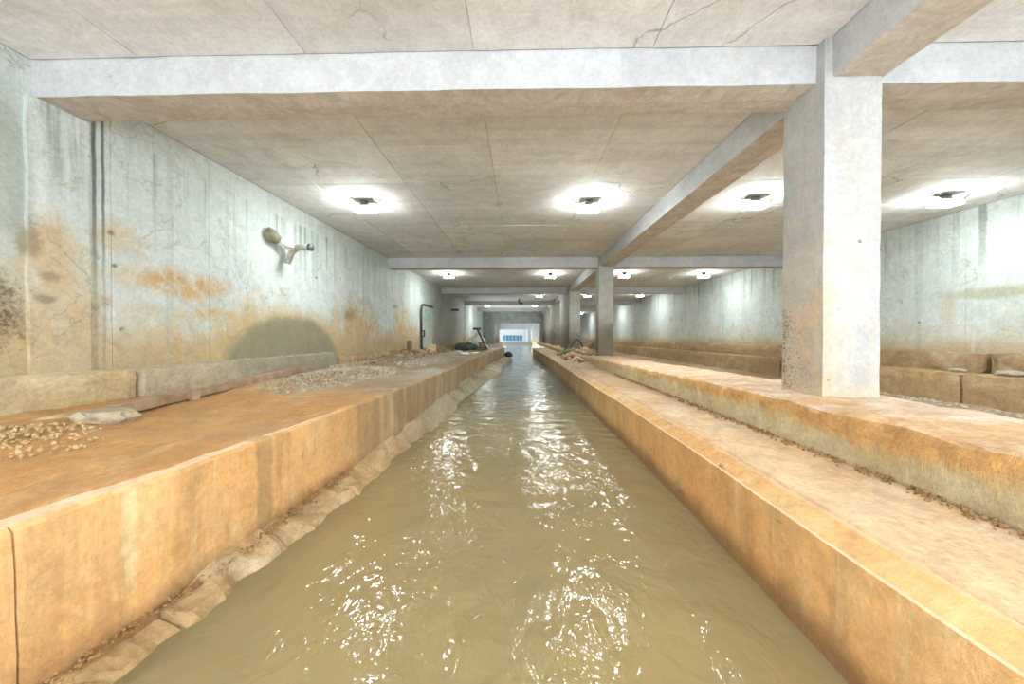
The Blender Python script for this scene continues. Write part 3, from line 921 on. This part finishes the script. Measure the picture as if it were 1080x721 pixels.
rows = [(-1.45, 'in the bay above the camera'), (6.75, 'in the bay just behind the front beam'),
        (15.1, 'in the bay behind the second beam'), (23.3, 'in the bay behind the third beam'), (32.0, 'in the bay behind the fourth beam'), (45.5, 'near the tunnel end')]
colsx = [(-2.97, 'beside the damp wall'), (1.25, 'over the channel'), (4.3, 'just beyond the column row'), (7.6, 'beside the pale wall')]
for ly, rl in rows:
    for lx, cl in colsx:
        if ly == 23.3 and lx < 0: continue
        if ly > 40 and lx < 0: continue
        o = lamp0 if not lamp_used[0] else copy_tree(lamp0)
        lamp_used[0] = True
        o.location = (lx + random.uniform(-0.04, 0.04), ly + random.uniform(-0.1, 0.1), ZC)
        o.rotation_euler.z = random.uniform(-0.12, 0.12)
        tag(o, 'lit floodlight %s, %s' % (cl, rl), 'lamp', 'ceiling floodlights')

# ------------------------------------------------------------------ pipe fitting on the left wall
pf = empty('pipe_fitting', (XL, 6.35, E + 1.72))
tag(pf, 'broken white pipe tee with olive socket sticking out of the stained wall', 'pipe')
A = Vector((XL + 0.02, 6.20, E + 1.70)); B = Vector((XL + 0.17, 6.62, E + 1.57))
def local_tube(name, pts, r, mat, **k):
    return tube(name, pts, r, mat, pf, 14, **k)
local_tube('socket', [A + Vector((-0.03, -0.02, 0.03)), A + Vector((0.05, 0.03, -0.02)), A + Vector((0.10, 0.12, -0.07))], 0.1, M_OLIVE, radii=[0.12, 0.12, 0.075])
local_tube('pipe', [A + Vector((0.08, 0.08, -0.05)), B + Vector((0.04, 0.02, 0.0))], 0.065, M_PVC)
local_tube('tee', [B + Vector((-0.03, -0.10, 0.03)), B + Vector((0.05, 0.06, -0.015))], 0.075, M_PVC)
local_tube('branch', [B + Vector((0.02, 0, 0.0)), B + Vector((0.36, -0.02, 0.0))], 0.058, M_PVC_G)
local_tube('branch_rim', [B + Vector((0.33, -0.02, 0.0)), B + Vector((0.395, -0.022, 0.0))], 0.068, M_STEEL)
local_tube('drop_pipe', [B + Vector((0.02, 0, -0.02)), B + Vector((-0.05, -0.06, -0.30))], 0.055, M_PVC_G)

# ------------------------------------------------------------------ left ledge objects
def zl(x, y):                                # local height of the left mud floor
    xk = lerp_tab(XK, y)
    t = (x - xk) / (XL - xk)
    return fz(-0.69, y) + 0.055 * max(0, t - 0.35) / 0.65
tb = empty('timber_beam', (-3.42, 2.95, zl(-3.42, 2.95)))
tag(tb, 'long muddy brown timber lying along the wall footing', 'timber')
def bar(name, p0, p1, w, h, mat, parent=None, seed=0):
    p0 = Vector(p0); p1 = Vector(p1)
    t = (p1 - p0); L = t.length; t.normalize()
    a = t.cross(Vector((0, 0, 1))).normalized(); b = a.cross(t).normalized()
    n = max(2, int(L / 0.12)); vs = []; fs = []
    for i in range(n + 1):
        c = p0 + t * (L * i / n)
        c = c + a * 0.008 * fr(i * 0.4, seed, 0) + b * 0.006 * fr(i * 0.5, seed + 4, 0)
        for (u, v) in ((-1, 0), (1, 0), (1, 1), (-1, 1)):
            vs.append(tuple(c + a * (u * w / 2) + b * (v * h)))
    for i in range(n):
        for k in range(4):
            q = i * 4 + k; r = i * 4 + (k + 1) % 4
            fs.append((q, r, r + 4, q + 4))
    fs.append((3, 2, 1, 0)); fs.append(tuple(n * 4 + k for k in range(4)))
    return recalc(link(name, vs, fs, mat, parent, tuple(p0)))
bar('plank', (-3.40, 2.92, zl(-3.4, 2.92) + 0.015), (-4.0, 6.5, zl(-4.0, 6.5) + 0.03), 0.11, 0.085, M_TIMBER, tb, 1)
bar('batten', (-3.47, 3.75, zl(-3.5, 3.75) - 0.01), (-3.57, 3.80, zl(-3.6, 3.8)), 0.10, 0.10, M_TIMBER, tb, 2)
pk = bar('wooden_stick', (-3.83, 7.2, zl(-3.8, 7.2) + 0.01), (-3.62, 9.0, zl(-3.7, 9.0) + 0.02), 0.09, 0.07, M_TIMBER_P)
tag(pk, 'short pale timber lying behind the gravel heap', 'timber')
ch = rock('concrete_chunk', -3.26, 2.74, zl(-3.26, 2.74), 0.40, 0.24, 0.15, 4, M_CHUNK, 0.3, None, 3, 0.35, True)
tag(ch, 'flat grey concrete chunk at the end of the muddy timber', 'rock')
ch = rock('concrete_chunk', -3.62, 2.86, zl(-3.6, 2.86), 0.42, 0.16, 0.06, 9, M_ROCK_O, 0.5, None, 3, 0.35, True)
tag(ch, 'thin broken slab tucked between footing and grey concrete chunk', 'rock')
# rubble
def scatter(name, n, cx, cy, rx, ry, zf, s0, s1, mat, label, heap=0.0):
    spots = []
    for i in range(n):
        a = random.uniform(0, 6.283); r = math.sqrt(random.random())
        r = r ** 1.25
        x = cx + rx * r * math.cos(a); y = cy + ry * r * math.sin(a)
        z = zf(x, y) + heap * max(0, 1 - r) + random.uniform(-0.005, 0.012)
        spots.append(((x, y, z), random.uniform(s0, s1)))
    o = pebbles(name, spots, mat, None, (cx, cy, zf(cx, cy)))
    tag(o, label, 'rubble')
    return o
def heapz(x, y):
    return zl(x, y) + 0.10 * math.exp(-((x + 3.15) / 0.55) ** 2 - ((y - 6.1) / 1.3) ** 2) + 0.05 * math.exp(-((x + 3.3) / 0.5) ** 2 - ((y - 2.35) / 0.35) ** 2)
scatter('gravel', 2200, -3.0, 6.1, 0.70, 1.9, heapz, 0.014, 0.042, M_GRAVEL, 'heap of pale gravel and chips on the mud ledge', 0.03)
scatter('rubble', 420, -3.25, 2.17, 0.55, 0.38, heapz, 0.010, 0.036, M_ROCK_O, 'scatter of small ochre rubble at the picture edge below the wall', 0.01)
scatter('debris', 700, -2.7, 10.7, 0.72, 2.4, zl, 0.02, 0.06, M_ROCK, 'thin spread of grey debris beyond the gravel heap', 0.0)
def foottop(x, y): return fz(-0.345, y)
scatter('grit', 260, -4.25, 6.0, 0.10, 2.0, foottop, 0.012, 0.03, M_ROCK, 'line of grit lying on top of the wall footing', 0.0)
def stone_word(o, s, mid):
    c = {'ochre_rubble': 'ochre', 'grey_rubble': 'grey'}.get(o.data.materials[0].name, 'brown')
    return ('large ' if s > mid else 'small ') + c
rr = random.Random(11)
taken = [(-3.83, 7.2, 0.1), (-3.75, 7.8, 0.2), (-3.7, 8.4, 0.2), (-3.63, 8.9, 0.2), (-4.1, 13.2, 0.2)]
def clear(x, y, r):
    if any((x - a) ** 2 + (y - b) ** 2 < (r + c) ** 2 for a, b, c in taken):
        return False
    taken.append((x, y, r)); return True
for i in range(70):
    y = rr.uniform(8.2, 14.3); x = -3.92 + rr.uniform(-0.02, 0.40)
    s = rr.uniform(0.09, 0.24)
    if not clear(x, y, s * 0.85): continue
    o = rock('stone', x, y, zl(x, y), s * rr.uniform(0.8, 1.4), s * rr.uniform(0.8, 1.4), s * rr.uniform(0.6, 1.0), i, rr.choice([M_ROCK_O, M_BROWN, M_ROCK]), rr.uniform(0, 3))
    tag(o, stone_word(o, s, 0.165) + ' stone among the rubble along the broken footing', 'stone', 'stones along the broken footing')

def brick(x, y, z, w, d, h, rot, mat, label, name='concrete_block'):
    bm = box_bm(-w / 2, w / 2, -d / 2, d / 2, 0, h, 0.012)
    for v in bm.verts:
        v.co += Vector((fr(v.co.x * 5 + x, v.co.y * 5, v.co.z * 5), fr(v.co.x * 5, v.co.y * 5 + y, 3), 0)) * 0.012
    o = from_bm(name, bm, mat)
    o.location = (x, y, z); o.rotation_euler.z = rot
    tag(o, label, 'block')
    return o
brick(-3.85, 15.4, zl(-3.85, 15.4) - 0.02, 0.42, 0.35, 0.36, 0.2, M_FOOT_A, 'pale tan block standing beside the green door')
brick(-4.06, 14.7, zl(-4.0, 14.7) - 0.02, 0.10, 0.2, 0.34, 0.1, M_DARK, 'dark upright block just before the pale tan block')
brick(-4.1, 13.2, zl(-4.0, 13.2) - 0.02, 0.12, 0.25, 0.55, -0.1, M_BUCKET, 'tall dark block leaning on the wall footing')

# framed door on the left wall
dr = empty('door_1', (XL + 0.04, 16.7, zl(-4.3, 16.7)))
tag(dr, 'narrow faded green door set in a dark metal frame', kind='structure')
zb = fz(-0.7, 16.7); zt = E + 1.2
box('door_leaf', XL - 0.01, XL + 0.05, 15.75, 17.7, zb, zt, M_PALEDOOR, dr, 0.01)
box('door_panel', XL + 0.04, XL + 0.065, 16.3, 17.4, E + 0.55, E + 1.05, M_GREEN, dr, 0.01)
tube('door_frame', [(XL + 0.08, 15.7, zb), (XL + 0.08, 15.7, zt - 0.15), (XL + 0.08, 15.8, zt), (XL + 0.08, 16.1, zt + 0.04), (XL + 0.08, 17.7, zt + 0.04)], 0.045, M_DARK, dr, 8)
tube('door_handle', [(XL + 0.06, 15.95, E + 0.05), (XL + 0.14, 15.95, E + 0.05), (XL + 0.14, 15.95, E - 0.2), (XL + 0.06, 15.95, E - 0.2)], 0.035, M_DARK, dr, 6)
o = box('wall_bracket', XL - 0.01, XL + 0.45, 23.0, 23.2, E + 1.36, E + 1.48, M_DARK, None, 0.01)
tag(o, 'dark flat bracket jutting from the wall beyond the green door', 'bracket')

# far debris on the left ledge
def cloth_lump(name, x, y, sx, sy, sz, seed, mat, label, cat):
    bm = rock_bm(sx, sy, sz, seed, 3, 0.45)
    lo = min(v.co.z for v in bm.verts)
    bmesh.ops.translate(bm, vec=(x, y, zl(x, y) - lo - 0.12 * sz), verts=bm.verts)
    o = from_bm(name, bm, mat, None, (x, y, zl(x, y)), True)
    tag(o, label, cat)
    return o
cloth_lump('sack', -2.62, 21.6, 0.95, 0.8, 0.85, 3, M_SACK, 'bulging white sack heap beside the leaning post', 'sack')
cloth_lump('sack', -2.15, 20.75, 0.6, 0.5, 0.35, 6, M_SACK, 'small low white sack in front of the heap', 'sack')
cloth_lump('tarpaulin', -3.0, 20.2, 1.05, 0.7, 0.45, 8, M_TARP, 'crumpled dark green tarpaulin beside the white sacks', 'tarpaulin')
cloth_lump('tarpaulin', -3.05, 18.9, 0.9, 0.3, 0.16, 12, M_RUBBER, 'flat black sheet in front of the green tarpaulin', 'sheet')
for k, (x, y, w, d, r, lb) in enumerate(((-2.35, 15.1, 0.35, 0.5, 0.2, 'white board scrap lying on the ledge before the sacks'),
                                     (-2.95, 17.0, 0.30, 0.4, 0.5, 'white board scrap close to the black sheet'),
                                     (-2.0, 15.9, 0.22, 0.4, -0.3, 'small white board scrap near the kerb edge'))):
    bm = box_bm(-w / 2, w / 2, -d / 2, d / 2, 0, 0.02, 0.004)
    for v in bm.verts: v.co.z += 0.05 * v.co.x * v.co.y / (w * d)
    o = from_bm('board_scrap', bm, M_PAPER); o.location = (x, y, zl(x, y) + 0.012); o.rotation_euler = (0.05, 0.04, r)
    tag(o, lb, 'scrap')
ps = empty('signpost', (-1.88, 20.2, zl(-1.9, 20.2)))
tag(ps, 'leaning dark post with a short crossbar stuck in the ledge', 'post')
zb = zl(-1.9, 20.2)
tube('post', [(-1.86, 20.2, zb - 0.05), (-2.44, 20.2, zb + 1.17)], 0.05, M_DARK, ps, 8)
box('crossbar', -2.68, -2.22, 20.12, 20.28, zb + 1.12, zb + 1.24, M_DARK, ps, 0.01)
bk = empty('bucket', (-2.1, 19.7, zl(-2.1, 19.7)))
tag(bk, 'rusty brown bucket at the foot of the leaning post', 'bucket')
zb = zl(-2.1, 19.7)
tube('bucket_body', [(-2.1, 19.7, zb - 0.01), (-2.1, 19.7, zb + 0.40)], 0.18, M_BUCKET, bk, 16, radii=[0.15, 0.20])
tube('bucket_rim', [(-2.1 + 0.205 * math.cos(t * math.pi / 8), 19.7 + 0.205 * math.sin(t * math.pi / 8), zb + 0.40) for t in range(17)], 0.014, M_DARK, bk, 6, cap=False)
# dark bundle on the apron at the end of the kerb
o = rock('rubbish_bag', -0.86, 25.7, fz(-1.40, 25.7), 0.55, 0.5, 0.42, 17, M_RUBBER, 0.4, None, 3, 0.4)
tag(o, 'black rubbish bag lying where the channel kerb ends', 'bag')

# ------------------------------------------------------------------ right side objects
hs = empty('hose', (2.2, 17.6, fz(-0.62, 17.6)))
tag(hs, 'black hose arching over the rubble at the foot of the first long pier', 'hose')
zb = fz(-0.66, 17.6)
pts = []
for k in range(15):
    t = k / 14
    pts.append((2.42 + 0.72 * t, 17.6 + 0.3 * t, zb + 0.56 * math.sin(math.pi * min(1, t * 1.02)) ** 0.8))
tube('hose_loop', pts, 0.04, M_RUBBER, hs, 8)
tube('hose_end', [(2.08, 17.4, zb - 0.02), (2.22, 17.45, zb + 0.18), (2.36, 17.5, zb + 0.42)], 0.045, M_DARK, hs, 8)
rr = random.Random(21)
taken += [(2.15, 16.2, 0.4), (2.2, 17.45, 0.3), (2.6, 17.7, 0.3), (3.0, 17.9, 0.3)]
for i in range(60):
    y = rr.uniform(12.6, 18.4); x = rr.uniform(1.65, 3.0)
    s = rr.uniform(0.12, 0.32)
    if not clear(x, y, s * 0.85): continue
    base = fz(-0.63, y) if x > 2.3 else fz(-0.80, y)
    o = rock('stone', x, y, base, s * rr.uniform(0.9, 1.5), s * rr.uniform(0.8, 1.3), s * rr.uniform(0.5, 0.9), i + 60, rr.choice([M_ROCK_O, M_ROCK_O, M_ROCK, M_BROWN]), rr.uniform(0, 3))
    tag(o, stone_word(o, s, 0.22) + ' stone in the rubble between slim column and first pier', 'stone', 'rubble stones around the hose')
cl = rock('tarpaulin', 2.15, 16.2, fz(-0.78, 16.2), 0.55, 0.4, 0.26, 41, M_TARP, 0.3, None, 3, 0.4)
tag(cl, 'crumpled dark green rag in the rubble below the hose', 'tarpaulin')
def lowz(x, y): return fz(-1.245, y)
scatter('rubble', 500, 7.85, 7.0, 0.32, 2.6, lowz, 0.02, 0.07, M_ROCK, 'grey rubble strip at the base of the stepped brown footing', 0.02)
st = bar('wooden_stick', (6.9, 5.2, fz(-1.22, 5.2)), (7.4, 6.2, fz(-1.2, 6.2)), 0.05, 0.04, M_TIMBER_P)
tag(st, 'pale stick lying on the sunken floor near the stepped footing', 'stick')
for k, (x, y, s, lb) in enumerate(((8.5, 7.2, 0.22, 'flat pale stone lying on the lower brown step'), (8.55, 6.45, 0.3, 'broad muddy stone lying on the lower brown step'))):
    o = rock('stone', x, y, fz(-0.665, y), s, s * 1.3, s * 0.4, 80 + k, M_ROCK, k, None, 2, 0.3)
    tag(o, lb, 'stone')
# mud crumbs in the corner below the plinth
sp = []
for i in range(700):
    y = 0.8 + 7.5 * random.random() ** 1.3
    u = abs(random.gauss(0, 0.035))
    sp.append(((2.165 - u, y, fz(-0.85, y) + 0.012 + 0.3 * max(0, 0.05 - u)), random.uniform(0.008, 0.03)))
pebbles('mud_crumbs', sp, M_CRUMB, plinth, (2.15, 2, fz(-0.85, 2)))
# coarse rubble strewn where the plinth breaks up, and along the broken footing
sp = []
for i in range(170):
    x = 2.3 + random.gauss(0, 0.32); y = 14.8 + random.gauss(0, 1.5)
    if x < 1.6 or x > 3.1: continue
    sp.append(((x, y, (fz(-0.62, y) if x > 2.25 else fz(-0.79, y)) + random.uniform(-0.02, 0.05)), random.uniform(0.05, 0.2)))
pebbles('coarse_rubble', sp, M_BROKEN, plinth, (2.3, 14.8, fz(-0.8, 14.8)))
sp = []
for i in range(420):
    y = random.uniform(8.2, 24.0); x = -3.98 + abs(random.gauss(0, 0.30))
    sp.append(((x, y, zl(x, y) + random.uniform(-0.01, 0.05) + max(0, -3.8 - x) * 0.6), random.uniform(0.04, 0.16)))
pebbles('coarse_rubble', sp, M_BROKEN, bl, (-4, 12, fz(-0.6, 12)))
# dangling cable behind the front beam
cb = tube('cable_end', [(-0.005, 3.66, ZC - 0.0), (-0.01, 3.68, ZC - 0.06), (0.005, 3.70, ZC - 0.12), (-0.008, 3.71, ZC - 0.17)], 0.01, M_CABLE, None, 6, radii=[0.012, 0.009, 0.014, 0.006])
tag(cb, 'short frayed dark cable end hanging just behind the front beam', 'cable')
ln = tube('cable_knot', [(-0.12, 26.5, ZC - 0.005), (-0.1, 26.5, ZC - 0.30), (0.12, 26.5, ZC - 0.42), (0.16, 26.5, ZC - 0.32), (-0.14, 26.5, ZC - 0.36)], 0.045, M_DARK, None, 8)
tag(ln, 'dark knotted cable hanging from the ceiling far down the channel', 'cable')

# ------------------------------------------------------------------ tunnel end and what lies outside
w = box('wall_portal', XL, -3.0, 42.0, 42.5, fz(-2, 42), ZC + 0.01, M_PORTAL); tag(w, 'concrete jamb of the first far portal beside the damp wall', kind='structure')
w = box('wall_portal', 2.3, CX0 + 0.02, 42.0, 42.5, fz(-2, 42), ZC + 0.01, M_PORTAL); tag(w, 'concrete jamb of the first far portal beside the piers', kind='structure')
w = box('beam', -3.0, 2.3, 42.0, 42.5, E + 1.02, ZC + 0.01, M_PORTAL); tag(w, 'deep header over the first far portal', kind='structure')
w = box('wall_portal', XL, -3.55, 60.5, 61.0, fz(-2, 60), ZC + 0.01, MW_R); tag(w, 'concrete jamb of the last portal beside the damp wall', kind='structure')
w = box('wall_portal', 1.95, XR, 60.5, 61.0, fz(-2, 60), ZC + 0.01, MW_R); tag(w, 'concrete wall closing the tunnel end beside the last portal', kind='structure')
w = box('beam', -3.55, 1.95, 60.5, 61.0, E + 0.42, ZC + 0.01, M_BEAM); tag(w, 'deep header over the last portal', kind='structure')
g = box('ground', -30, 30, -60, Y0 - 0.05, E - 2.0, E - 1.55, M_EXT); tag(g, 'unseen pale ground added behind the camera to bounce sky light', kind='structure')  # added bounce surface, sends sky light up to the near ceiling
g = box('ground', -40, 40, 62.2, 140, fz(-1.9, 62), fz(-1.5, 62), M_GROUND); tag(g, 'grey ground outside the tunnel end', kind='structure')
rf = box('shade_roof', -16, 16, 61.2, 93.0, E + 3.4, E + 3.9, M_GROUND); tag(rf, 'unseen deck added to keep skylight off the yard outside the tunnel end', kind='structure')  # added slab, blocks skylight so the far facade stays dim
bd = empty('building', (-2, 92, fz(-1.5, 62)))
tag(bd, 'pale building with blue glazing seen through the tunnel end', 'building')
zg = fz(-1.5, 62)
box('wall', -14, 10, 92, 98, zg, zg + 9, M_EXT, bd)
for k in range(6):
    box('window', -4.6 + k * 0.86, -3.84 + k * 0.86, 91.9, 92.05, E - 2.2, E - 0.85, M_GLASSB, bd)
box('canopy', -5.2, 0.9, 91.0, 92.0, E - 0.72, E - 0.4, M_PAPER, bd)
for k in range(3):
    box('pillar', 1.3 + k * 1.3, 1.9 + k * 1.3, 91.3, 91.9, zg, E + 1.5, M_PAPER if k == 0 else M_EXT, bd)

print('objects', len(bpy.data.objects))
